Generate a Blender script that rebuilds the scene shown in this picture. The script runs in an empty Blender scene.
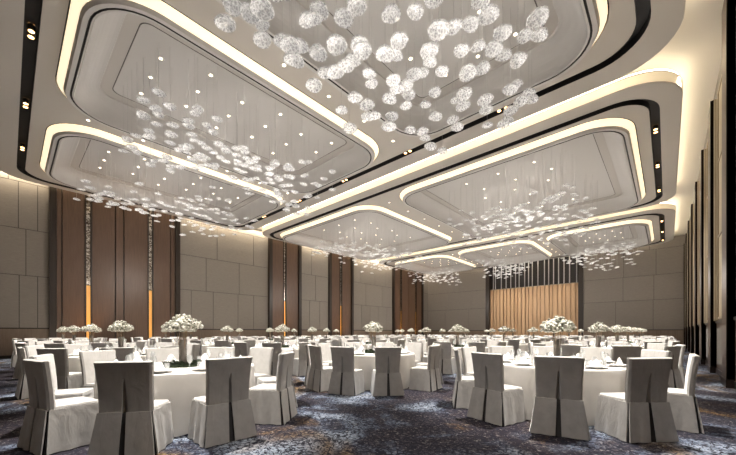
import bpy, bmesh, math, random
from mathutils import Vector, Matrix
random.seed(7)
C = bpy.context.scene.collection
sc = bpy.context.scene
PI = math.pi
R_ = math.radians
ANG = 42.35184

# ------------------------------------------------------------------ materials
def mat(name, col=(.5,.5,.5), rough=.6, metal=0, emit=None, estr=0, spec=.5, sheen=0):
    m = bpy.data.materials.new(name); m.use_nodes = True
    b = m.node_tree.nodes['Principled BSDF']
    b.inputs['Base Color'].default_value = (*col, 1)
    b.inputs['Roughness'].default_value = rough
    b.inputs['Metallic'].default_value = metal
    b.inputs['Specular IOR Level'].default_value = spec
    if sheen: b.inputs['Sheen Weight'].default_value = sheen
    if emit:
        b.inputs['Emission Color'].default_value = (*emit, 1)
        b.inputs['Emission Strength'].default_value = estr
    return m
def N(m, t, **k):
    n = m.node_tree.nodes.new(t)
    for a, v in k.items(): setattr(n, a, v)
    return n
def L(m, a, b): m.node_tree.links.new(a, b)
def bsdf(m): return m.node_tree.nodes['Principled BSDF']
def coords(m, scale=(1,1,1), loc=(0,0,0)):
    t = N(m, 'ShaderNodeTexCoord'); p = N(m, 'ShaderNodeMapping')
    p.inputs['Scale'].default_value = scale; p.inputs['Location'].default_value = loc
    L(m, t.outputs['Object'], p.inputs['Vector']); return p.outputs['Vector']
def ramp(m, fac, stops, interp='LINEAR'):
    r = N(m, 'ShaderNodeValToRGB'); r.color_ramp.interpolation = interp
    e = r.color_ramp.elements
    while len(e) < len(stops): e.new(.5)
    for el, (p, c) in zip(e, stops):
        el.position = p; el.color = (*c, 1)
    L(m, fac, r.inputs['Fac']); return r.outputs['Color']
def noise(m, vec, scale, detail=3, rough=.5, dist=0):
    n = N(m, 'ShaderNodeTexNoise'); n.inputs['Scale'].default_value = scale
    n.inputs['Detail'].default_value = detail; n.inputs['Roughness'].default_value = rough
    n.inputs['Distortion'].default_value = dist
    L(m, vec, n.inputs['Vector']); return n.outputs['Fac']
def mixc(m, fac, a, b, mode='MIX'):
    x = N(m, 'ShaderNodeMix', data_type='RGBA', blend_type=mode)
    for i, v in ((0, fac), (6, a), (7, b)):
        if isinstance(v, (int, float)): x.inputs[i].default_value = v
        elif isinstance(v, tuple): x.inputs[i].default_value = (*v, 1)
        else: L(m, v, x.inputs[i])
    return x.outputs[2]
def bump(m, fac, strength=.3, dist=.01):
    b = N(m, 'ShaderNodeBump'); b.inputs['Strength'].default_value = strength
    b.inputs['Distance'].default_value = dist
    L(m, fac, b.inputs['Height']); L(m, b.outputs['Normal'], bsdf(m).inputs['Normal'])
def var(m, c1, c2, scale, vscale=(1,1,1), detail=3, dist=0, lo=.3, hi=.7):
    v = coords(m, vscale); n = noise(m, v, scale, detail, dist=dist)
    L(m, ramp(m, n, [(lo, c1), (hi, c2)]), bsdf(m).inputs['Base Color']); return n

WARM = (1, .83, .56)
M = {}
M['slab'] = mat('warm grey ceiling paint', (.475,.445,.41), .7)
M['upper'] = mat('cream upper ceiling paint', (.82,.77,.69), .8)
M['tray'] = mat('pale grey coffer paint', (.53,.515,.50), .55)
M['lip'] = mat('glow-tinted coffer lip', (.62,.50,.38), .6)  # cove glow on the opening's edge put into the tan colour
M['black'] = mat('black channel', (.006,.005,.005), .5)
M['groove'] = mat('dark groove', (.03,.028,.026), .6)
M['line'] = mat('grey coffer line', (.12,.11,.10), .6)  # thin mid-grey groove line round the coffer's centre panel
M['band'] = mat('matt grey coffer band', (.46,.435,.41), .6)
M['cove'] = mat('glow-painted tray edge', (.9,.85,.75), .5, emit=(1,.83,.56), estr=.72)  # light from the hidden cove lamp put onto the tray edge as emission
M['fascia'] = mat('glow-painted fascia', (.85,.78,.66), .6, emit=(1,.80,.50), estr=.25)  # bounced cove light on the fascia put in as weak emission
M['led'] = mat('hidden linear lamp', (.9,.85,.75), .5, emit=(1,.88,.66), estr=9)
M['lens'] = mat('lamp lens', (1,.9,.75), .4, emit=(1,.87,.66), estr=6)
M['lens_amber'] = mat('amber lamp lens', (1,.8,.55), .4, emit=(1,.55,.22), estr=5)
M['ring'] = mat('lamp trim', (.7,.67,.62), .35, .3)
m = M['fabric'] = mat('woven wall fabric', (.2,.18,.16), .75, sheen=.2)
n1 = var(m, (.19,.167,.146), (.245,.22,.193), 6, (1,1,18), 5)
bump(m, n1, .3, .004)
m = M['wainscot'] = mat('taupe wood wainscot', (.16,.115,.085), .45)
var(m, (.16,.115,.083), (.21,.155,.115), 3, (6,6,.5), 4)
m = M['brown'] = mat('brown wood veneer', (.09,.05,.03), .4)
var(m, (.088,.05,.032), (.125,.074,.048), 4, (8,8,.35), 4)
M['dkbrown'] = mat('espresso wood', (.022,.014,.010), .35)
m = M['rbrown'] = mat('dark brown pilaster wood', (.05,.028,.018), .35)
var(m, (.07,.042,.028), (.10,.062,.04), 4, (8,8,.35), 4)
M['gap'] = mat('panel joint', (.05,.042,.036), .8)
m = M['cream'] = mat('cream silk panel', (.62,.54,.40), .6)
var(m, (.50,.43,.31), (.70,.62,.48), 9, (1,1,.05), 2)
m = M['frame'] = mat('champagne metal trim', (.45,.37,.27), .35, .6)
m = M['gold'] = mat('backlit amber glass', (.7,.35,.08), .3, emit=(1,.50,.12), estr=.30)
m = M['crystal'] = mat('mottled crystal glass', (.5,.46,.4), .15, .4)
var(m, (.10,.07,.05), (.85,.8,.72), 4, (3,3,3.5), 6, lo=.42, hi=.62)
m = M['wood'] = mat('honey oak fluted panel', (.55,.31,.14), .45, emit=(1,.6,.3), estr=0)
var(m, (.50,.315,.18), (.66,.45,.275), 2, (12,12,.3), 4)
m = M['silver'] = mat('silver rod', (.75,.75,.76), .3, .8)
M['stageblack'] = mat('dark stage recess', (.035,.03,.03), .6)
m = M['cover'] = mat('ivory chair cover cloth', (.6,.575,.545), .8, sheen=.3)
var(m, (.385,.370,.352), (.45,.435,.416), 9, (1,1,1), 4); bump(m, noise(m, coords(m, (1,1,.45)), 7, 3, .5, 1.5), .4, .022)
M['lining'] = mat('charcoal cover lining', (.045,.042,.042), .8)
m = M['cloth'] = mat('ivory table linen', (.7,.67,.63), .8, sheen=.3)
n1 = var(m, (.66,.635,.60), (.73,.705,.67), 4, (1,1,1), 3); bump(m, n1, .3, .01)
M['china'] = mat('white china', (.86,.85,.83), .2)
M['napkin'] = mat('white folded linen', (.85,.83,.80), .8)
M['charger'] = mat('pewter charger', (.35,.33,.31), .35, .4)
M['dark'] = mat('dark print', (.03,.03,.03), .6)
m = M['glass'] = mat('clear glass', (.9,.92,.92), .03)
bsdf(m).inputs['Transmission Weight'].default_value = .25
bsdf(m).inputs['Alpha'].default_value = .42
m = M['vase'] = mat('smoky vase glass', (.30,.27,.24), .08)
bsdf(m).inputs['Alpha'].default_value = .6
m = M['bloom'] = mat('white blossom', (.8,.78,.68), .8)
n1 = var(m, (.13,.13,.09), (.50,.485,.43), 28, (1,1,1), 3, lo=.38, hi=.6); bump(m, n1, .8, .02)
m = M['green'] = mat('dark foliage', (.03,.055,.025), .7)
var(m, (.015,.03,.012), (.06,.09,.04), 30)
M['stem'] = mat('stem bundle', (.22,.15,.09), .7)
M['wire'] = mat('thin suspension wire', (.85,.84,.82), .5)
bsdf(M['wire']).inputs['Alpha'].default_value = .5
# crackle glass
m = M['crackle'] = mat('crackle glass', (.93,.93,.94), .15)
v = coords(m)
vo = N(m, 'ShaderNodeTexVoronoi', feature='DISTANCE_TO_EDGE'); vo.inputs['Scale'].default_value = 17
L(m, v, vo.inputs['Vector'])
al = ramp(m, vo.outputs['Distance'], [(.0,(1,1,1)), (.14,(.6,.6,.6)), (.5,(.30,.30,.30))])
L(m, al, bsdf(m).inputs['Alpha'])
nz = noise(m, v, 19, 2)
L(m, ramp(m, nz, [(.33,(.3,.3,.32)), (.5,(.86,.86,.86))]), bsdf(m).inputs['Base Color'])
bsdf(m).inputs['Emission Color'].default_value = (1,.97,.93,1)
bsdf(m).inputs['Emission Strength'].default_value = .10  # faint emission put in for the downlights' glimmer on the glass
# carpet
m = M['carpet'] = mat('patterned ballroom carpet', (.1,.1,.12), .95, spec=.1)
v = coords(m)
big = noise(m, v, .42, 3, .6, 1.6)
v2 = coords(m, (1,1,1), (13,5,0)); big2 = noise(m, v2, .5, 3, .55, 1.2)
v3 = coords(m, (1,1,1), (31,17,0)); big3 = noise(m, v3, .33, 2, .5, .8)
base = ramp(m, big, [(.38,(.022,.018,.024)), (.47,(.035,.034,.046)), (.53,(.085,.107,.155)), (.62,(.30,.35,.43))])
gold = ramp(m, big2, [(.53,(0,0,0)), (.64,(1,1,1))])
base = mixc(m, gold, base, (.15,.088,.03))
purp = ramp(m, big3, [(.50,(0,0,0)), (.60,(1,1,1))])
base = mixc(m, purp, base, (.022,.016,.020))
spk = noise(m, v, 20, 4, .8, .6)
base = mixc(m, ramp(m, spk, [(.43,(1,1,1)), (.52,(0,0,0))]), base, (.016,.014,.020))
base = mixc(m, ramp(m, spk, [(.56,(0,0,0)), (.68,(.75,.75,.75))]), base, (.34,.32,.30))
sc_v = N(m, 'ShaderNodeTexVoronoi', feature='DISTANCE_TO_EDGE'); sc_v.inputs['Scale'].default_value = 8
wob = N(m, 'ShaderNodeTexNoise'); wob.inputs['Scale'].default_value = 3.5
L(m, v, wob.inputs['Vector'])
ad = N(m, 'ShaderNodeMix', data_type='RGBA', blend_type='ADD'); ad.inputs[0].default_value = .55
L(m, v, ad.inputs[6]); L(m, wob.outputs['Color'], ad.inputs[7]); L(m, ad.outputs[2], sc_v.inputs['Vector'])
msk = noise(m, v2, 1.1, 2)
ln = ramp(m, sc_v.outputs['Distance'], [(.04,(1,1,1)), (.085,(0,0,0))])
ln = mixc(m, 1.0, ln, ramp(m, msk, [(.36,(0,0,0)), (.46,(.95,.95,.95))]), 'MULTIPLY')
base = mixc(m, ln, base, (.012,.012,.02))
L(m, base, bsdf(m).inputs['Base Color'])

# ------------------------------------------------------------------ mesh builder
class MB:
    def __init__(s): s.v = []; s.f = []; s.m = []; s.mats = []
    def mi(s, name):
        if name not in s.mats: s.mats.append(name)
        return s.mats.index(name)
    def add(s, vs, fs, mt):
        o = len(s.v); s.v += [tuple(q) for q in vs]; k = s.mi(mt)
        for f in fs: s.f.append(tuple(i+o for i in f)); s.m.append(k)
    def box(s, x0, x1, y0, y1, z0, z1, mt):
        s.add([(x,y,z) for z in (z0,z1) for y in (y0,y1) for x in (x0,x1)],
              [(0,2,3,1),(4,5,7,6),(0,1,5,4),(2,6,7,3),(0,4,6,2),(1,3,7,5)], mt)
    def lathe(s, prof, n, mt, cx=0, cy=0, cz=0, wob=None, cap0=False, cap1=False):
        vs = []
        for k, (r, z) in enumerate(prof):
            for i in range(n):
                a = 2*PI*i/n; rr = r + (wob(a, k) if wob else 0)
                vs.append((cx+rr*math.cos(a), cy+rr*math.sin(a), cz+z))
        fs = [(k*n+i, k*n+(i+1)%n, (k+1)*n+(i+1)%n, (k+1)*n+i) for k in range(len(prof)-1) for i in range(n)]
        if cap0: fs.append(tuple(reversed(range(n))))
        if cap1: fs.append(tuple((len(prof)-1)*n+i for i in range(n)))
        s.add(vs, fs, mt)
    def loft(s, loops, mts, closed=True):
        # consecutive loops of equal length; mts has one material per strip
        n = len(loops[0])
        for k in range(len(loops)-1):
            s.add(list(loops[k])+list(loops[k+1]), [(i,(i+1)%n,n+(i+1)%n,n+i) for i in range(n)], mts[k] if isinstance(mts, list) else mts)
    def panel(s, ta, tb, ba, bb, n, out, mt, wave=.0, th=.012, rows=4, ph=0):
        # closed cloth panel between four corners, bulging along out
        ta,tb,ba,bb,out = map(Vector, (ta,tb,ba,bb,out)); vs = []
        for side in (0, 1):
            for r in range(rows+1):
                t = r/rows; a = ta.lerp(ba, t); b = tb.lerp(bb, t)
                for c in range(n+1):
                    p = a.lerp(b, c/n) + out*(wave*t*math.sin(c*1.9+ph+t) - side*th)
                    vs.append(p)
        K = (rows+1)*(n+1); W = n+1; fs = []
        for r in range(rows):
            for c in range(n):
                i = r*W+c; fs.append((i,i+W,i+W+1,i+1)); fs.append((K+i,K+i+1,K+i+W+1,K+i+W))
        for r in range(rows):
            i = r*W; fs.append((i,K+i,K+i+W,i+W)); j = i+n; fs.append((j,j+W,K+j+W,K+j))
        for c in range(n):
            fs.append((c,c+1,K+c+1,K+c)); j = rows*W+c; fs.append((j,K+j,K+j+1,j+1))
        s.add(vs, fs, mt)
    def tf(s, mtx, start=0):
        for i in range(start, len(s.v)): s.v[i] = tuple(mtx @ Vector(s.v[i]))
    def merge(s, o, mtx=None):
        for f, k in zip(o.f, o.m): pass
        off = len(s.v); s.v += [tuple(mtx @ Vector(q)) if mtx else q for q in o.v]
        mp = [s.mi(n) for n in o.mats]
        for f, k in zip(o.f, o.m): s.f.append(tuple(i+off for i in f)); s.m.append(mp[k])
    def mesh(s, name, smooth=False):
        me = bpy.data.meshes.new(name); me.from_pydata(s.v, [], s.f)
        for n in s.mats: me.materials.append(M[n])
        me.polygons.foreach_set('material_index', s.m)
        bm = bmesh.new(); bm.from_mesh(me); bmesh.ops.recalc_face_normals(bm, faces=bm.faces); bm.to_mesh(me); bm.free()
        if smooth:
            me.polygons.foreach_set('use_smooth', [True]*len(me.polygons))
            me.set_sharp_from_angle(angle=R_(40))
        me.update(); return me
def obj(name, me, parent=None, loc=(0,0,0), rz=0):
    if isinstance(me, MB): me = me.mesh(name, True)
    o = bpy.data.objects.new(name, me); C.objects.link(o); o.location = loc; o.rotation_euler = (0,0,rz)
    if parent: o.parent = parent
    return o
def struct(name, mb): o = obj(name, mb); o['kind'] = 'structure'; return o
def tag(o, label, cat, group=None, kind=None):
    o['label'] = label; o['category'] = cat
    if group: o['group'] = group
    if kind: o['kind'] = kind
    return o
def empty(name, loc, rz=0):
    o = bpy.data.objects.new(name, None); C.objects.link(o); o.location = loc; o.rotation_euler = (0,0,rz)
    o.empty_display_size = .2; return o
def copy_tree(o, loc, rz):
    c = o.copy(); C.objects.link(c); c.location = loc; c.rotation_euler = (0,0,rz)
    for ch in [q for q in KIDS[o.name]]:
        d = ch.copy(); C.objects.link(d); d.parent = c
    return c
KIDS = {}

# ------------------------------------------------------------------ room shell
VL, VR, UB, UE, ZC = -24.6, 1.24, -3.0, 39.3, 9.72
b = MB(); b.box(VL-.3, VR+.3, UB-.3, UE+.3, -.2, 0, 'carpet'); struct('floor', b)
b = MB(); b.box(VL-.3, VR+.3, UB-.3, UE+.3, ZC, ZC+.2, 'upper'); struct('ceiling', b)
b = MB(); b.box(VL-.3, VR+.3, UB-.3, UB, 0, ZC, 'fabric'); struct('wall_rear', b)

def rr(u0, u1, v0, v1, r, z, n=10):
    pts = []
    r = min(r, (u1-u0)/2-.01, (v1-v0)/2-.01)
    for cx, cy, a0 in ((v1-r,u1-r,0),(v0+r,u1-r,90),(v0+r,u0+r,180),(v1-r,u0+r,270)):
        for i in range(n+1):
            a = R_(a0+90*i/n); pts.append((cx+r*math.cos(a), cy+r*math.sin(a), z))
    return pts
def inset(rect, d, z, r): u0,u1,v0,v1 = rect; return rr(u0+d,u1-d,v0+d,v1-d,max(.25,r-d),z)
def flat_with_holes(mb, loops, z, mt):
    bm = bmesh.new(); es = []
    for lp in loops:
        vs = [bm.verts.new((p[0],p[1],z)) for p in lp]
        for i in range(len(vs)): es.append(bm.edges.new((vs[i], vs[(i+1)%len(vs)])))
    bmesh.ops.triangle_fill(bm, use_beauty=True, edges=es)
    bm.verts.index_update()
    mb.add([v.co[:] for v in bm.verts], [tuple(v.index for v in f.verts) for f in bm.faces], mt); bm.free()

Z0 = 9.0; ZT = 9.36
bays = [
 dict(s=(-.55,12.42,-24.0,.30), k=(.26,11.66,-23.55,-.28), c=[(.95,11.0,-7.65,-1.0),(.95,11.1,-15.1,-8.6),(.95,11.1,-22.7,-15.85)]),
 dict(s=(13.12,26.35,-24.0,.36), k=(13.70,25.95,-23.75,-.18), c=[(14.2,25.35,-11.45,-.85),(14.2,25.35,-23.3,-12.85)]),
 dict(s=(27.2,38.3,-24.0,.40), k=(27.85,37.9,-23.75,-.12), c=[(28.6,37.3,-7.4,-.75),(28.6,37.3,-15.2,-8.3),(28.6,37.3,-22.9,-16.1)]),
]
tn = 0
for bi, B in enumerate(bays):
    b = MB(); S = B['s']; K = B['k']; w = .28
    so = inset(S, 0, Z0, 1.5); ko = inset(K, 0, Z0, 1.3); ki = inset(K, w, Z0, 1.3)
    flat_with_holes(b, [so, ko], Z0, 'slab')
    flat_with_holes(b, [ki]+[inset(c, 0, Z0, 1.55) for c in B['c']], Z0, 'slab')
    # rounded lower fascia, black channel, opening edges and slab back
    top = inset(S, 0, ZT, 1.5)
    b.loft([ko, inset(K, 0, Z0+.2, 1.3), inset(K, w, Z0+.2, 1.3), ki], ['black','black','black'])
    for c in B['c']: b.loft([inset(c,0,Z0,1.55), inset(c,0,Z0+.14,1.55), inset(c,.1,Z0+.14,1.5)], ['lip','groove'])
    flat_with_holes(b, [top]+[inset(c, 0, Z0, 1.55) for c in B['c']], ZT+.02, 'slab')
    o = struct('ceiling', b); 
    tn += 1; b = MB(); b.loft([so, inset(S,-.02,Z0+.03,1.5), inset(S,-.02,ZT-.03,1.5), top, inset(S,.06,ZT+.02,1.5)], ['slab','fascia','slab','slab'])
    struct('trim_%d' % tn, b)
    # lamp line lying on the slab's upper edge, lighting the upper ceiling
    tn += 1; b = MB(); b.loft([inset(S,.05,ZT+.03,1.4), inset(S,.05,ZT+.07,1.4), inset(S,.12,ZT+.07,1.3), inset(S,.12,ZT+.03,1.3), inset(S,.05,ZT+.03,1.4)], 'led')
    struct('trim_%d' % tn, b)
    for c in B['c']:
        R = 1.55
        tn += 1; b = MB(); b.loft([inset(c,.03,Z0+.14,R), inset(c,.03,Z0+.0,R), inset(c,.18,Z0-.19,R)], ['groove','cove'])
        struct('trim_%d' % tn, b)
        b = MB(); q = lambda d, z: inset(c, d, z, R)
        prof = [(.18,Z0-.19),(.23,Z0-.28),(.33,Z0-.28),(.335,Z0-.22),(.375,Z0-.22),(.38,Z0-.28),(.43,Z0-.28)]
        prof += [(.44+.60*(1-math.cos(t_*PI/20)), Z0-.26+.58*math.sin(t_*PI/20)) for t_ in range(11)]
        prof += [(1.06,Z0+.36),(1.36,Z0+.38),(1.36,Z0+.40),(1.385,Z0+.40),(1.385,Z0+.38)]
        prof = [(d_, z_) for d_, z_ in prof]
        mts = ['tray','tray','groove','groove','groove','tray','tray']+['tray']*10+['band','band','line','line','line']
        loops = [q(d, z) for d, z in prof]
        b.loft(loops, mts)
        n = len(loops[-1]); b.add(loops[-1], [tuple(range(n))], 'tray')
        struct('ceiling', b)

# ---- panelled walls
def panels(name, axis, pos, a0, a1, z0, z1, rows, seed, face, wmin=1.3, wmax=2.4, mt='fabric', joints=None):
    """fabric panels with open joints; axis 'u' -> wall along u at v=pos; face = direction the room lies in (+1/-1)"""
    rnd = random.Random(seed); b = MB(); g = .014
    def bx(p, q, r0, r1, d0, d1, m_):
        lo, hi = sorted((pos+face*d0, pos+face*d1))
        if axis == 'u': b.box(lo, hi, p, q, r0, r1, m_)
        else: b.box(p, q, lo, hi, r0, r1, m_)
    bx(a0, a1, z0, z1, -.3, 0, 'gap')
    for k in range(len(rows)-1):
        x = a0
        cuts = [c for c in (joints[k] if joints else []) if a0 < c < a1]
        if not joints:
            while True:
                x += rnd.uniform(wmin, wmax)
                if x > a1-.6: break
                cuts.append(x)
        ed = [a0]+cuts+[a1]
        for i in range(len(ed)-1): bx(ed[i]+g, ed[i+1]-g, rows[k]+g, rows[k+1]-g, -.01, .03, mt)
    return b
ROWS = [1.55, 4.27, 6.67, 9.07, ZC]
b = MB(); FB = [(UB,1.48),(7.85,14.6),(17.83,21.16),(24.48,31.3),(37.88,UE)]
J0 = [[-1.2,.38,1.05,8.62,10.12,12.0,13.3,18.9,20.1,25.9,27.3,28.8,30.2,38.6],
      [-.5,.62,9.62,12.09,19.6,26.6,29.4],[-1.4,.35,1.05,10.4,13.3,19.1,25.8,28.1,30.0,38.5],[0,9.6,12,19.6,27,29]]
for a0, a1 in FB: b.merge(panels('', 'u', VL, a0, a1, 1.5, ZC, ROWS, 3, 1, joints=J0))
for a0, a1 in FB:
    b.box(VL-.3, VL+.05, a0, a1, 0, 1.5, 'wainscot'); b.box(VL-.3, VL+.07, a0, a1, 1.5, 1.55, 'dkbrown'); b.box(VL, VL+.08, a0, a1, 0, .16, 'dkbrown')
struct('wall_left', b)
# brown veneer bays on the left wall
def veneer(a0, a1, golds, grooves):
    b = MB(); d = VL+.12
    b.box(VL-.3, VL, a0, a1, 0, ZC, 'dkbrown')
    b.box(VL, VL+.26, a0, a0+.28, 0, ZC, 'dkbrown'); b.box(VL, VL+.26, a1-.28, a1, 0, ZC, 'dkbrown')
    ed = [a0+.28]
    cuts = sorted([(g-.11, g+.11) for g in golds] + [(g-.03, g+.03) for g in grooves])
    x = a0+.30
    for c0, c1 in cuts:
        b.box(VL, d, x, c0, 0, ZC, 'brown'); x = c1
    b.box(VL, d, x, a1-.30, 0, ZC, 'brown')
    for g in golds:
        for s in (-1, 1): b.box(VL, d+.06, g+s*.13-.03, g+s*.13+.03, 0, ZC, 'dkbrown')
    o = struct('wall_left', b)
    for g in golds:
        f = empty('wall_light', (VL+.02, g, 0))
        tag(f, {3.1:'tall narrow amber light strip, leftmost on the brown wall panels', 6.15:'tall narrow amber light strip, second from left, behind the front left table flowers',
                16.15:'tall narrow amber light strip in the second brown wall bay', 22.76:'tall narrow amber light strip in the third brown wall bay'}.get(g,
                'tall narrow amber light strip in the farthest brown bay, %s one' % ('left' if g < 34 else 'right')), 'wall light', 'amber light strips on the left wall')
        p = MB(); p.box(0, .05, -.09, .09, .2, 4.0, 'gold'); obj('amber_glass', p, f)
        p = MB(); p.box(0, .05, -.09, .09, 4.02, 9.3, 'crystal'); obj('crystal_glass', p, f)
veneer(1.48, 7.85, [3.1,6.15], [1.98,4.34,4.75,7.3])
veneer(14.6, 17.83, [16.15], [])
veneer(21.16, 24.48, [22.76], [])
veneer(31.3, 37.88, [32.95,36.2], [34.6])
# end wall with stage opening
SV0, SV1 = -16.1, -6.5
b = MB()
for a0, a1, sd in ((VL-.3, SV0, 5), (SV1, VR+.3, 9)):
    b.merge(panels('', 'v', UE, a0, a1, 1.5, ZC, [1.55,4.25,6.5,8.8,ZC], sd, -1, 2.2, 3.6))
    b.box(a0, a1, UE-.05, UE+.3, 0, 1.5, 'wainscot'); b.box(a0, a1, UE-.07, UE+.3, 1.5, 1.55, 'dkbrown')
b.box(SV0, SV1, UE+.9, UE+1.1, 0, ZC, 'stageblack')
b.box(SV0, SV1, UE+.3, UE+1.1, ZC-.02, ZC+.1, 'stageblack'); b.box(SV0, SV1, UE+.3, UE+1.1, -.1, 0, 'stageblack')
for x in (SV0-.02, SV1+.02): b.box(x-.22, x+.22, UE-.12, UE+1.1, 0, ZC, 'dkbrown')
struct('wall_end', b)
t = empty('stage_screen', ((SV0+SV1)/2, UE+.25, 0)); tag(t, 'tall honey oak folding screen across the stage opening in the far wall', 'screen')
p = MB(); x = SV0+.22-(SV0+SV1)/2; end = -x; k = 0
prev = (x, 0.0); vs = []; prof = []
while x < end-.01:
    w_ = min([.30,.12,.22,.10,.34,.14][k % 6], end-x)
    d = [.0,.16,.02,.14,.05,.18][k % 6]
    prof += [(x, d), (x+w_, d)]; x += w_; k += 1
for (xa, ya) in prof: vs += [(xa, ya, .02), (xa, ya, 6.4)]
K_ = len(vs)
vs += [(xa, ya+.06, z) for (xa, ya) in prof for z in (.02, 6.4)]
fs = []
for i in range(len(prof)-1):
    j = 2*i; fs += [(j,j+2,j+3,j+1),(K_+j,K_+j+1,K_+j+3,K_+j+2),(j+1,j+3,K_+j+3,K_+j+1)]
p.add(vs, fs, 'wood'); obj('fluted_panel', p, t)
p = MB(); p.box(-end, end, -.03, .28, 6.4, 6.47, 'frame'); obj('top_rail', p, t)
t2 = empty('rod_curtain', ((SV0+SV1)/2, UE+.2, 6.5)); tag(t2, 'row of hanging silver rods above the honey oak stage screen', 'rod screen')
rod = MB(); rod.lathe([(.05,0),(.05,2.95)], 8, 'silver', cap0=True, cap1=True); rm = rod.mesh('rod', True)
rnd = random.Random(2); x = -end+.25
while x < end-.1:
    obj('rod', rm, t2, (x, rnd.uniform(0,.3), 0)); x += rnd.choice([.36,.5,.62,.42])
p = MB(); p.box(-end, end, -.05, .4, 2.95, 3.05, 'dkbrown'); obj('top_rail', p, t2)

# right wall
b = MB(); b.box(VR, VR+.3, UB, UE, 0, ZC, 'fabric')
b.box(VR-.05, VR, UB, UE, 0, 1.62, 'rbrown'); b.box(VR-.08, VR, UB, UE, 1.62, 1.70, 'dkbrown'); b.box(VR-.07, VR, UB, UE, 0, .18, 'dkbrown')
struct('wall_right', b)
pn = 0
for k in range(-3, 8):
    u = 11.6+3.9*k
    b = MB(); b.box(1.06, VR, u, u+1.0, 0, 8.9 if k else 9.7, 'rbrown'); b.box(1.05, VR, u, u+.08, 0, 8.9 if k else 9.7, 'dkbrown'); b.box(1.04, VR, u-.01, u+1.01, 0, .2, 'dkbrown')
    if k > 0: b.box(1.125, VR, u-.02, u-.001, 1.7, 8.9, 'cream'); b.box(1.155, 1.175, u-.03, u-.02, 1.7, 8.9, 'frame')
    o = struct('wall_right', b)
    if k < 7:
        p0, p1 = u+1.08, u+3.82
        w = empty('window_%d' % (k+4), (VR, p0, 1.75)); w['kind'] = 'structure'
        H_ = 7.3
        b = MB(); b.box(-.012, -.002, 0, p1-p0, 0, H_, 'cream'); obj('curtain_panel', b, w)
        b = MB()
        for y0, y1 in ((0,.09),(p1-p0-.09,p1-p0),((p1-p0)/2-.035,(p1-p0)/2+.035)): b.box(-.04, 0, y0, y1, 0, H_, 'frame')
        for z0 in (0, 2.6, 5.0, H_-.08): b.box(-.036, 0, 0, p1-p0, z0, z0+.07, 'frame')
        obj('window_frame', b, w)
        b = MB(); b.box(VR-.065, VR-.045, p0+.25, p1-.25, .35, 1.45, 'fabric'); struct('trim_%d' % (tn+1), b); tn += 1

# ------------------------------------------------------------------ lamps in the ceiling
b = MB(); b.lathe([(.045,-.004),(.075,-.012),(.085,0)], 16, 'ring'); ring_me = b.mesh('trim_ring', True)
b = MB(); b.lathe([(.0001,-.004),(.046,-.004)], 16, 'lens'); lens_me = b.mesh('lens')
b = MB(); b.lathe([(.0001,-.03),(.06,-.03),(.06,.1)], 12, 'lens_amber'); lens2_me = b.mesh('lens')
b = MB(); b.lathe([(.075,.12),(.075,-.02),(.062,-.02)], 12, 'groove'); hous_me = b.mesh('housing', True)
b = MB(); b.box(-.035,.035,-.2,.2,.08,.12,'groove'); bar_me = b.mesh('mounting_bar')
BAYN = ['front', 'middle', 'rear']
def downlight(v, u, z, label, group):
    e = empty('downlight', (v, u, z)); tag(e, label, 'ceiling light', group)
    obj('trim_ring', ring_me, e); obj('lens', lens_me, e)
for bi, B in enumerate(bays):
    cs = B['c']; u0, u1 = cs[0][0]+1.0, cs[0][1]-.6
    for i in range(len(cs)-1):
        v = (cs[i][2]+cs[i+1][3])/2; nn = 6
        side = ('right' if i == 0 else 'left') if len(cs) == 3 else 'middle'
        for j in range(nn):
            downlight(v, u0+j*(u1-u0)/(nn-1), Z0, 'small recessed ceiling light, %s from the front in the %s strip of the %s bay' % (['first','second','third','fourth','fifth','sixth'][j], side, BAYN[bi]), 'strip lights of the %s bay' % BAYN[bi])
    names = ['right', 'centre', 'left'] if len(cs) == 3 else ['right', 'left']
    for ci, c in enumerate(cs):
        uc, vc = (c[0]+c[1])/2, (c[2]+c[3])/2
        nu = 6; 
        for a in range(nu):
            for q_ in range(3):
                v = vc+(q_-1)*(1.05 if len(cs) == 3 else 1.7)+(.25 if a % 2 else -.2); u = uc-3.0+a*1.25
                if len(cs) == 3 and bi == 2: u = uc-2.4+a*.95
                downlight(v, u, Z0+.38, 'tiny recessed light inside the %s coffer of the %s ceiling bay' % (names[ci], BAYN[bi]), 'coffer lights, %s coffer, %s bay' % (names[ci], BAYN[bi]))
def twin(v, u, along, label, group):
    e = empty('twin_spotlight', (v, u, Z0+.06), 0 if along == 'u' else PI/2); tag(e, label, 'spotlight', group)
    obj('mounting_bar', bar_me, e)
    for s in (-.12, .12): 
        obj('housing', hous_me, e, (0,s,0)); obj('lens', lens2_me, e, (0,s,0))
def nth(k): return ['first','second','third','fourth','fifth','sixth','seventh','eighth'][k]
for bi, B in enumerate(bays):
    u0,u1,v0,v1 = B['k']; w = .14
    for j, v in enumerate([-4.2,-8.2,-12.1,-16.0,-19.9]):
        if bi == 0:
            twin(v, u1-w, 'v', 'pair of amber spots in black slot before the wide glowing gap, %s from right' % nth(j), 'spots across the front bay')
    for j, v in enumerate([-12.15,-16.1,-20.0]):
        if bi == 0: twin(v, u0+w, 'v', 'pair of amber spots in black slot at upper left corner, %s from top' % nth(j), 'spots at the left of the front bay')
    us = {0:[2.5,5.9,9.2], 1:[16.7,20.3,23.9], 2:[30.6,33.9,37.0]}[bi]
    if bi: 
        for j, u in enumerate(us): twin(v1-w, u, 'u', 'pair of amber spots in black slot along right side of %s bay, %s from camera' % (BAYN[bi], nth(j)), 'spots along the right side, %s bay' % BAYN[bi])

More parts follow.
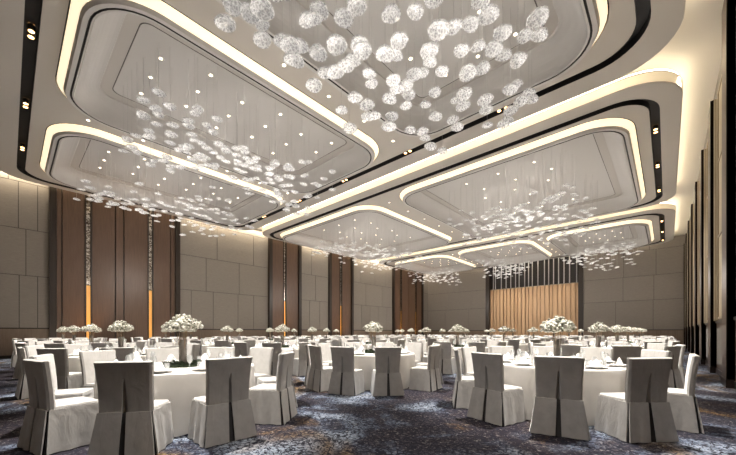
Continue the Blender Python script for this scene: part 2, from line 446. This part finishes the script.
# ------------------------------------------------------------------ chandeliers of hanging glass shades
def shade_mesh(seed, r=.165, h=.052):
    rnd = random.Random(seed); b = MB(); n = 20; outer = []; a0 = rnd.uniform(0,6)
    wob = lambda a, k: .008*math.sin(3*a+a0)+.005*math.sin(7*a+seed)
    prof = [(.012,h+.02),(.03,h),(r*.45,h*.88),(r*.75,h*.62),(r*.95,h*.25),(r,0),(r*.93,-.012),(r*.86,0),(r*.68,h*.5),(r*.4,h*.75),(.01,h*.84)]
    b.lathe(prof, n, 'crackle', wob=wob, cap0=True, cap1=True); return b.mesh('glass_shade', True)
shades = [shade_mesh(i) for i in range(5)]
big_shades = [shade_mesh(i+9, .195, .12) for i in range(4)]
ZP = Z0+.38
def chandelier(bi, ci, c, n, uext, vext, label, big=False):
    uc, vc = (c[0]+c[1])/2, (c[2]+c[3])/2
    rnd = random.Random(bi*10+ci+40)
    root = empty('chandelier', (vc, uc, ZP)); tag(root, label, 'chandelier', 'chandeliers of crackled glass shades under the ceiling coffers')
    pts = []; tries = 0
    while len(pts) < n and tries < 20000:
        tries += 1
        a = rnd.uniform(-1, 1); q = rnd.uniform(-1, 1)
        wz = .62*math.sin(a*3.1+bi+ci*1.7)*math.cos(q*2.0+ci)
        if abs(q) > 1.0-.35*abs(a)+.12*math.sin(7*a): continue
        x, y = q*vext, a*uext
        if bi == 0 and ci == 2: wz = wz*.8+.25
        z = -1.85+wz*.85+rnd.uniform(-.32,.32) if not big else -1.85+wz*.55+rnd.uniform(-.35,.35)
        if rnd.random() < .09: z += rnd.uniform(.2,.6)
        if any((x-p[0])**2+(y-p[1])**2+(2.2*(z-p[2]))**2 < (.42 if not big else .54)**2 for p in pts): continue
        pts.append((x,y,z))
    # the ones nearest the camera show largest
    cam = Vector((0,0,1.34)); pts.sort(key=lambda p: (Vector((vc+p[0], uc+p[1], ZP+p[2]))-cam).length)
    wires = MB(); rest = MB()
    proto = {}
    for k, p in enumerate(pts):
        r_ = .0035
        wires.add([(p[0]-r_,p[1]-r_,p[2]+.08),(p[0]+r_,p[1]-r_,p[2]+.08),(p[0],p[1]+r_,p[2]+.08),(p[0]-r_,p[1]-r_,0),(p[0]+r_,p[1]-r_,0),(p[0],p[1]+r_,0)],
                  [(0,1,4,3),(1,2,5,4),(2,0,3,5)], 'wire')
        me = rnd.choice(big_shades if big else shades)
        rot = (rnd.uniform(-.14,.14), rnd.uniform(-.14,.14), rnd.uniform(0,6.28)); s = rnd.uniform(.82,1.12)
        if k < 98:
            o = obj('glass_shade', me, root, p); o.rotation_euler = rot; o.scale = (s,s,s)
        else:
            from mathutils import Euler
            mt_ = Matrix.Translation(p) @ Euler(rot).to_matrix().to_4x4() @ Matrix.Scale(s, 4)
            rest.add([mt_ @ v.co for v in me.vertices], [tuple(f.vertices) for f in me.polygons], 'crackle')
    o = obj('suspension_wires', wires, root); o['kind'] = 'stuff'
    if rest.v: o = obj('glass_shades', rest, root); o['kind'] = 'stuff'
lab = 'cluster chandelier of crackled glass shades, %s'
B0, B1, B2 = bays
chandelier(0,0,B0['c'][0],140,4.0,2.5, lab % 'nearest and largest, at the top centre', True)
chandelier(0,1,B0['c'][1],128,3.6,2.2, lab % 'in the front bay, upper left coffer')
chandelier(0,2,B0['c'][2],125,3.9,2.5, lab % 'lower left, before the brown wall panels')
chandelier(1,0,B1['c'][0],185,4.3,3.6, lab % 'large one in the middle bay, right coffer')
chandelier(1,1,B1['c'][1],165,4.3,3.6, lab % 'large one in the middle bay, left coffer')
chandelier(2,0,B2['c'][0],125,3.6,2.7, lab % 'in the rear bay, right coffer')
chandelier(2,1,B2['c'][1],110,3.4,2.6, lab % 'in the rear bay, above the stage')
chandelier(2,2,B2['c'][2],110,3.4,2.6, lab % 'in the rear bay, left coffer')

# ------------------------------------------------------------------ chairs
def chair_back():
    b = MB(); rows = 9; vs = []; cols = None
    def prof(t):                      # t 0 at seat, 1 at top
        z = .47+.545*t; y = -.235-.02*t-.035*t*t; hw = .262+.0*t+.022*t*t; return z, y, hw
    for r in range(rows+1):
        t = r/rows; z, y, hw = prof(t)
        g = max(0, .026*(1-t/.62)); d = .045 if t < .62 else .0
        if t >= .62: g = .001
        xs = [-hw, -hw+.02, -hw*.55, -g-.010, -g*.6, g*.6, g+.010, hw*.55, hw-.02, hw]
        ys = [y+.02, y, y-.004, y, y+d, y+d, y, y-.004, y, y+.02]
        vs += [(x, yy, z) for x, yy in zip(xs, ys)]
        vs += [(x, y+.075-(.02 if abs(x) >= hw-.001 else 0), z) for x in reversed(xs)]
    n = 20; fs = [(r*n+i, r*n+(i+1)%n, (r+1)*n+(i+1)%n, (r+1)*n+i) for r in range(rows) for i in range(n)]
    b.add(vs, fs, 'cover')
    # domed top edge
    t0 = vs[-n:]; top = [(x*.985, y*.55+(-.29+.0375)*.45, 1.027) for x, y, z in t0]
    b.add(t0+top, [(i,(i+1)%n,n+(i+1)%n,n+i) for i in range(n)]+[tuple(range(n,2*n))], 'cover')
    b.add(vs[:n], [tuple(reversed(range(n)))], 'cover')
    return b
def chair_seat():
    b = MB(); pts = lambda s, z: [( s*x, y, z) for x, y in [(-.25,-.17),(-.262,0),(-.262,.20),(-.235,.25),(0,.262),(.235,.25),(.262,.20),(.262,0),(.25,-.17)]]
    b.loft([pts(1,.455), pts(1.012,.485), pts(.985,.505)], 'cover'); n = 9
    b.add(pts(.985,.505), [tuple(range(n))], 'cover'); b.add(pts(1,.455), [tuple(range(n))], 'cover'); return b
def chair_skirt(detail=True):
    b = MB(); n = 5 if detail else 2; rw = 4 if detail else 2
    zt, zb = .478, .012
    b.panel((-.262,-.252,zt),(-.020,-.256,zt),(-.320,-.315,zb),(-.034,-.315,zb), n, (0,-1,0), 'cover', .011, rows=rw)
    b.panel((.020,-.256,zt),(.262,-.252,zt),(.034,-.315,zb),(.320,-.315,zb), n, (0,-1,0), 'cover', .007, rows=rw, ph=2)
    for s in (-1, 1):
        b.panel((s*.268,-.225,zt),(s*.268,.235,zt),(s*.330,-.272,zb),(s*.305,.242,zb), n+3, (s,0,0), 'cover', .015, rows=rw, ph=s)
    b.panel((-.255,.250,zt),(.255,.250,zt),(-.295,.262,zb),(.295,.262,zb), n+2, (0,1,0), 'cover', .008, rows=rw)
    return b
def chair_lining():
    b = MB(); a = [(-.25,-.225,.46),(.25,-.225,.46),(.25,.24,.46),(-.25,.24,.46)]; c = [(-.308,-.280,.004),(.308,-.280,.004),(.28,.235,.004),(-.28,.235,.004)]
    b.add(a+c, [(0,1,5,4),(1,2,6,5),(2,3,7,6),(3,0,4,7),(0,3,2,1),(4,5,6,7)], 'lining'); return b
cb, cs_, ck, cl = chair_back(), chair_seat(), chair_skirt(), chair_lining()
meshes = {'back_cover':cb.mesh('back_cover', True), 'seat_cover':cs_.mesh('seat_cover', True), 'skirt':ck.mesh('skirt', True), 'pleat_lining':cl.mesh('pleat_lining')}
whole = MB()
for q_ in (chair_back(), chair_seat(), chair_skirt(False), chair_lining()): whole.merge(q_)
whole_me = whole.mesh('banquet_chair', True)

# ------------------------------------------------------------------ table pieces
RT, ZTb = 1.06, .80
def cloth_mesh(seed):
    b = MB(); n = 96; rnd = random.Random(seed); ph = rnd.uniform(0,6); nf = 11
    def wob(a, k):
        t = max(0, (k-4))/5
        return t*(.040*math.sin(nf*a+ph)+.016*math.sin(23*a+2*ph)-.02)
    prof = [(.0005,ZTb),(.5,ZTb),(RT-.03,ZTb),(RT-.006,ZTb-.006),(RT+.004,ZTb-.03),(RT+.012,.66),(RT+.02,.5),(RT+.03,.34),(RT+.035,.18),(RT+.04,.006)]
    b.lathe(prof, n, 'cloth', wob=wob); return b.mesh('tablecloth', True)
cloths = [cloth_mesh(i) for i in range(3)]
b = MB(); b.lathe([(.0005,.74),(1.03,.74),(1.03,.79),(.0005,.79)], 32, 'dkbrown'); top_me = b.mesh('tabletop', True)
b = MB(); b.lathe([(.3,0.0),(.3,.03),(.05,.06),(.05,.70),(.2,.74)], 16, 'dkbrown', cap0=True); ped_me = b.mesh('pedestal', True)
# centrepiece
def ball(b, x, y, z, r, mt, sub=1, sz=1):
    bm = bmesh.new(); bmesh.ops.create_icosphere(bm, subdivisions=sub, radius=r)
    b.add([(x+v.co.x, y+v.co.y, z+v.co.z*sz) for v in bm.verts], [tuple(v.index for v in f.verts) for f in bm.faces], mt); bm.free()
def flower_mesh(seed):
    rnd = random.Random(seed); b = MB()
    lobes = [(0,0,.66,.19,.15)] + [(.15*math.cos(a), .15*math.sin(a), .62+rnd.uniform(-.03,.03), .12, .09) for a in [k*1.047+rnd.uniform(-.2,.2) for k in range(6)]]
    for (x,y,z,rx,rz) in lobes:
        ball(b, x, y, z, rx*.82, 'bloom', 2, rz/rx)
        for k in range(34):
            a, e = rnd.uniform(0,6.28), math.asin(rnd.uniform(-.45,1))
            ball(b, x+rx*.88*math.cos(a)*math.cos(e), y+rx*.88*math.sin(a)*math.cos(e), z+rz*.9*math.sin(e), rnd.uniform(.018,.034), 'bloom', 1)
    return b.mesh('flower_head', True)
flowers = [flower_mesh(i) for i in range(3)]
b = MB(); b.lathe([(.0005,0),(.065,0),(.06,.02),(.055,.2),(.06,.42),(.055,.42),(.05,.2),(.054,.03),(.0005,.02)], 20, 'vase'); vase_me = b.mesh('vase', True)
b = MB(); rnd = random.Random(3)
for k in range(14):
    a = rnd.uniform(0,6.28); r0, r1 = rnd.uniform(0,.03), rnd.uniform(.03,.10)
    x0,y0,x1,y1 = r0*math.cos(a), r0*math.sin(a), r1*math.cos(a), r1*math.sin(a); q=.006
    b.add([(x0-q,y0,.03),(x0+q,y0,.03),(x0,y0+q,.03),(x1-q,y1,.6),(x1+q,y1,.6),(x1,y1+q,.6)], [(0,1,4,3),(1,2,5,4),(2,0,3,5)], 'stem')
stem_me = b.mesh('stems', True)
b = MB()
for k in range(150):
    a = rnd.uniform(0,6.28); r0 = rnd.gauss(.19,.04); z = rnd.uniform(.035,.08); s = rnd.uniform(.02,.04); t_ = rnd.uniform(0,6.28)
    c_ = Vector((r0*math.cos(a), r0*math.sin(a), z)); d1 = Vector((math.cos(t_), math.sin(t_), rnd.uniform(-.1,.6)))*s*1.4; d2 = Vector((-math.sin(t_), math.cos(t_), .3))*s*.5
    b.add([c_-d1, c_+d2+Vector((0,0,.01)), c_+d1, c_-d2], [(0,1,2,3)], 'green')
b.lathe([(.14,.0),(.25,.0),(.24,.03),(.19,.05),(.145,.03)], 20, 'green')
wreath_me = b.mesh('wreath')
# plates, napkins, glasses, cards
b = MB(); b.lathe([(.0005,.008),(.10,.008),(.155,.018),(.157,.014),(.10,.002),(.07,.0),(.0005,.0)], 24, 'charger')
b.lathe([(.0005,.020),(.085,.020),(.125,.034),(.127,.030),(.085,.014),(.06,.012),(.0005,.012)], 24, 'china'); plate_me = b.mesh('dinner_plate', True)
b = MB(); b.add([(-.07,-.05,0),(.07,-.05,0),(.07,.05,0),(-.07,.05,0),(-.035,-.012,.105),(.045,-.02,.09),(.03,.02,.10),(-.045,.018,.08),(0,0,.125)],
      [(0,1,5,4),(1,2,6,5),(2,3,7,6),(3,0,4,7),(4,5,8),(5,6,8),(6,7,8),(7,4,8),(3,2,1,0)], 'napkin'); nap_me = b.mesh('napkin', True)
b = MB(); b.lathe([(.0005,.0),(.034,.0),(.034,.003),(.006,.008),(.004,.09),(.012,.10),(.034,.13),(.038,.17),(.030,.215),(.028,.215),(.036,.17),(.031,.132),(.0005,.104)], 14, 'glass'); wine_me = b.mesh('wine_glass', True)
b = MB(); b.lathe([(.0005,.0),(.030,.0),(.036,.11),(.034,.11),(.028,.006),(.0005,.006)], 14, 'glass'); tum_me = b.mesh('water_glass', True)

# ------------------------------------------------------------------ the grid of tables
DU, DV = 4.62, 4.24
tables = []
for i in range(8):
    for j in range(6):
        if i == 0 and j == 0: continue
        v = -1.41-DV*j; u = 6.42+DU*(i-1)
        if i == 0: u = 1.86
        if u > 37: continue
        if j == 5: v = -22.42
        tables.append((i, j, u, v))
tables.sort(key=lambda t: math.hypot(t[2], t[3]))
ordn = ['first','second','third','fourth','fifth','sixth','seventh','eighth']
def where(i, j):
    if (i, j) == (0,1): return 'the front left table'
    if (i, j) == (1,0): return 'the front right table'
    if (i, j) == (1,1): return 'the front middle table'
    return '%s table back, %s line from right wall' % (ordn[i], ordn[j])
NEAR = {(0,1):[53,91,127,167,204,240,276,312,345,17], (1,0):[90,132,167,201,239,275,308,340,12,48], (1,1):[82,128,162,192,226,260,296,330,5,43]}
POS = ['camera side','near right side','right side toward front','right side toward back','far right side','far side','far left side','left side toward back','left side toward front','near left side']
kid_of = {}
first_chair = None; nch = 0; rest_chairs = MB(); rest_pl = MB(); rest_np = MB(); rest_wg = MB(); rest_tg = MB()
npl = 0; nwg = 0
rnd = random.Random(11)
def add_mesh(mb, me, mtx, low=False):
    mb.add([mtx @ v.co for v in me.vertices], [], 'cover') if False else None
    o = len(mb.v); mb.v += [tuple(mtx @ v.co) for v in me.vertices]
    mp = [mb.mi(next(k for k in M if M[k] == mm)) for mm in me.materials]
    for f in me.polygons: mb.f.append(tuple(q+o for q in f.vertices)); mb.m.append(mp[f.material_index])
for ti, (i, j, u, v) in enumerate(tables):
    W = where(i, j)
    t = empty('banquet_table', (v, u, 0)); tag(t, 'round banquet table under floor-length ivory cloth, '+W.replace('the ', '', 1) if W.startswith('the') else 'round banquet table in ivory cloth, '+W, 'table', 'round banquet tables')
    obj('tablecloth', cloths[ti % 3], t, rz=rnd.uniform(0,6)); obj('tabletop', top_me, t); obj('pedestal', ped_me, t)
    c = empty('flower_centrepiece', (v, u, ZTb+.003), rnd.uniform(0,6)); tag(c, 'white blossom centrepiece in tall glass vase on '+W, 'flowers', 'table centrepieces')
    o = obj('flower_head', flowers[ti % 3], c)
    s_ = rnd.uniform(.92,1.06); o.scale = (s_,s_,1)
    obj('vase', vase_me, c); obj('stems', stem_me, c)
    if ti < 24: obj('wreath', wreath_me, c)
    base = rnd.uniform(0,36)
    angs = NEAR.get((i,j), [base+36*k for k in range(10)])
    cam_a = math.degrees(math.atan2(-v, -u))
    order = sorted(range(10), key=lambda k: ((cam_a - angs[k] + 18 + 360) % 360))
    posn = {k: POS[n_] for n_, k in enumerate(order)}
    for k, an in enumerate(angs):
        a = R_(an); du, dv = math.cos(a), math.sin(a)
        r_ = 1.425+rnd.uniform(-.01,.04)
        if (i, j) in NEAR: r_ = 1.44
        x, y = v+r_*dv, u+r_*du
        jit = rnd.uniform(-.05,.05)
        rz = math.atan2(dv, -du)+jit                      # local +y faces the table centre
        rz = math.atan2(-(-dv), -du)+jit
        if not (VL+.68 < x < .64): 
            x = max(VL+.68, min(.64, x))
        visible = True
        if nch < 300:
            nch += 1
            lb = 'ivory covered chair, %s of %s' % (posn[k], W)
            if ti < 12:
                if first_chair is None:
                    ch = first_chair = empty('banquet_chair', (x,y,0), rz)
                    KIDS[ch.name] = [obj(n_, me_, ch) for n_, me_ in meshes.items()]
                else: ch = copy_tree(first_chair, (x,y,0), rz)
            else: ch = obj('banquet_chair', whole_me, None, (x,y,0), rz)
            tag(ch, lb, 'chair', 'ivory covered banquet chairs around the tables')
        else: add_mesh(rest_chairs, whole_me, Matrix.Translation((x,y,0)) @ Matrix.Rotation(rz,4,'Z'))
        # place setting
        px, py = v+.86*dv, u+.86*du; rg = rnd.uniform(0,6)
        wx, wy = v+.70*dv+.13*du, u+.70*du-.13*dv; gx, gy = v+.66*dv-.02*du, u+.66*du+.02*dv
        WT = W if W.startswith('the') else W
        if npl < 300:
            npl += 1
            o = obj('dinner_plate', plate_me, None, (px,py,ZTb+.001)); tag(o, 'white dinner plate on pewter charger, on '+WT, 'plate', 'plates on '+WT)
            o = obj('napkin', nap_me, None, (px,py,ZTb+.0225), rz); tag(o, 'white folded napkin standing on its plate, on '+WT, 'napkin', 'napkins on '+WT)
            o = obj('wine_glass', wine_me, None, (wx,wy,ZTb+.001)); tag(o, 'stemmed wine glass on '+WT, 'glass', 'wine glasses on '+WT)
            o = obj('water_glass', tum_me, None, (gx,gy,ZTb+.001)); tag(o, 'straight water glass on '+WT, 'glass', 'water glasses on '+WT)
        else:
            T_ = Matrix.Translation
            add_mesh(rest_pl, plate_me, T_((px,py,ZTb+.001))); add_mesh(rest_np, nap_me, T_((px,py,ZTb+.0225)) @ Matrix.Rotation(rz,4,'Z'))
            add_mesh(rest_wg, wine_me, T_((wx,wy,ZTb+.001))); add_mesh(rest_tg, tum_me, T_((gx,gy,ZTb+.001)))
for mb, nm, lb, ct in ((rest_chairs,'banquet_chair','ivory covered chairs around the tables farthest back in the hall','chair'),
                       (rest_pl,'dinner_plate','white dinner plates on the tables farthest back','plate'),
                       (rest_np,'napkin','white folded napkins on the tables farthest back','napkin'),
                       (rest_wg,'wine_glass','stemmed wine glasses on the tables farthest back','glass'),
                       (rest_tg,'water_glass','straight water glasses on the tables farthest back','glass')):
    if mb.v: tag(obj(nm, mb), lb, ct, kind='stuff')

# ------------------------------------------------------------------ lights
def lamp(kind, loc, energy, col=(1,.93,.84), size=.2, rot=(0,0,0), **k):
    l = bpy.data.lights.new('lamp', kind); l.energy = energy; l.color = col
    if kind == 'AREA': l.size = size
    else: l.shadow_soft_size = size
    for a, v_ in k.items(): setattr(l, a, v_)
    o = bpy.data.objects.new('lamp', l); C.objects.link(o); o.location = loc; o.rotation_euler = rot; return o
for (i, j, u, v) in tables:
    lamp('SPOT', (v, u, 6.7), 3300, (1,.95,.88), .12, spot_size=R_(46), spot_blend=.6)  # added spot over each table, without a fitting, to brighten seats and cloth
for (x, y) in ((-1.5,2.0),(.3,9),(.3,18),(.3,27)):
    lamp('SPOT', (x-.3, y, 8.6), 900, (1,.95,.9), .12, spot_size=R_(70), spot_blend=.8)
for B in bays:
    for c in B['c']:
        lamp('POINT', ((c[2]+c[3])/2, (c[0]+c[1])/2, 5.0), 190 if len(B['c']) == 3 else 290, (1,.92,.84), .8)  # fill lamp added in mid-air below each chandelier to lift the ceiling
for g in (3.1,6.15,16.15,22.76,32.95,36.2):
    lamp('SPOT', (VL+.7, g, .3), 260, (1,.55,.22), .15, (R_(180),0,0), spot_size=R_(75), spot_blend=1)
for v_ in (-14.5,-12.5,-10.5,-8.2):
    lamp('SPOT', (v_, UE-2.2, 8.5), 270, (1,.86,.66), .15, (R_(24),0,0), spot_size=R_(55), spot_blend=.9)

for a0, a1 in FB:
    l_ = lamp('AREA', (VL+.22, (a0+a1)/2, 9.55), 16*(a1-a0), (1,.86,.64), .08, (0,R_(8),0)); l_.data.shape = 'RECTANGLE'; l_.data.size = .08; l_.data.size_y = a1-a0-.2
for k in range(-2, 7):
    lamp('SPOT', (.35, 14.1+3.9*k, 9.3), 160, (1,.86,.66), .1, (0,R_(14),0), spot_size=R_(70), spot_blend=.9)  # unseen washers added to brighten the right wall's cream panels
w = bpy.data.worlds.new('World'); sc.world = w; w.use_nodes = True
w.node_tree.nodes['Background'].inputs[0].default_value = (.5,.5,.55,1); w.node_tree.nodes['Background'].inputs[1].default_value = .1

# ------------------------------------------------------------------ camera and view
cd = bpy.data.cameras.new('camera'); cam = bpy.data.objects.new('camera', cd); C.objects.link(cam)
cam.location = (0,0,1.34); cam.rotation_euler = (R_(90), 0, R_(ANG))
cd.sensor_width = 36; cd.lens = 328/736*36; cd.shift_y = (332-227.5)/736; cd.clip_start = .05; cd.clip_end = 200
sc.camera = cam
sc.view_settings.view_transform = 'Standard'; sc.view_settings.look = 'None'
sc.view_settings.exposure = .55; sc.view_settings.gamma = 1; sc.view_settings.use_curve_mapping = False
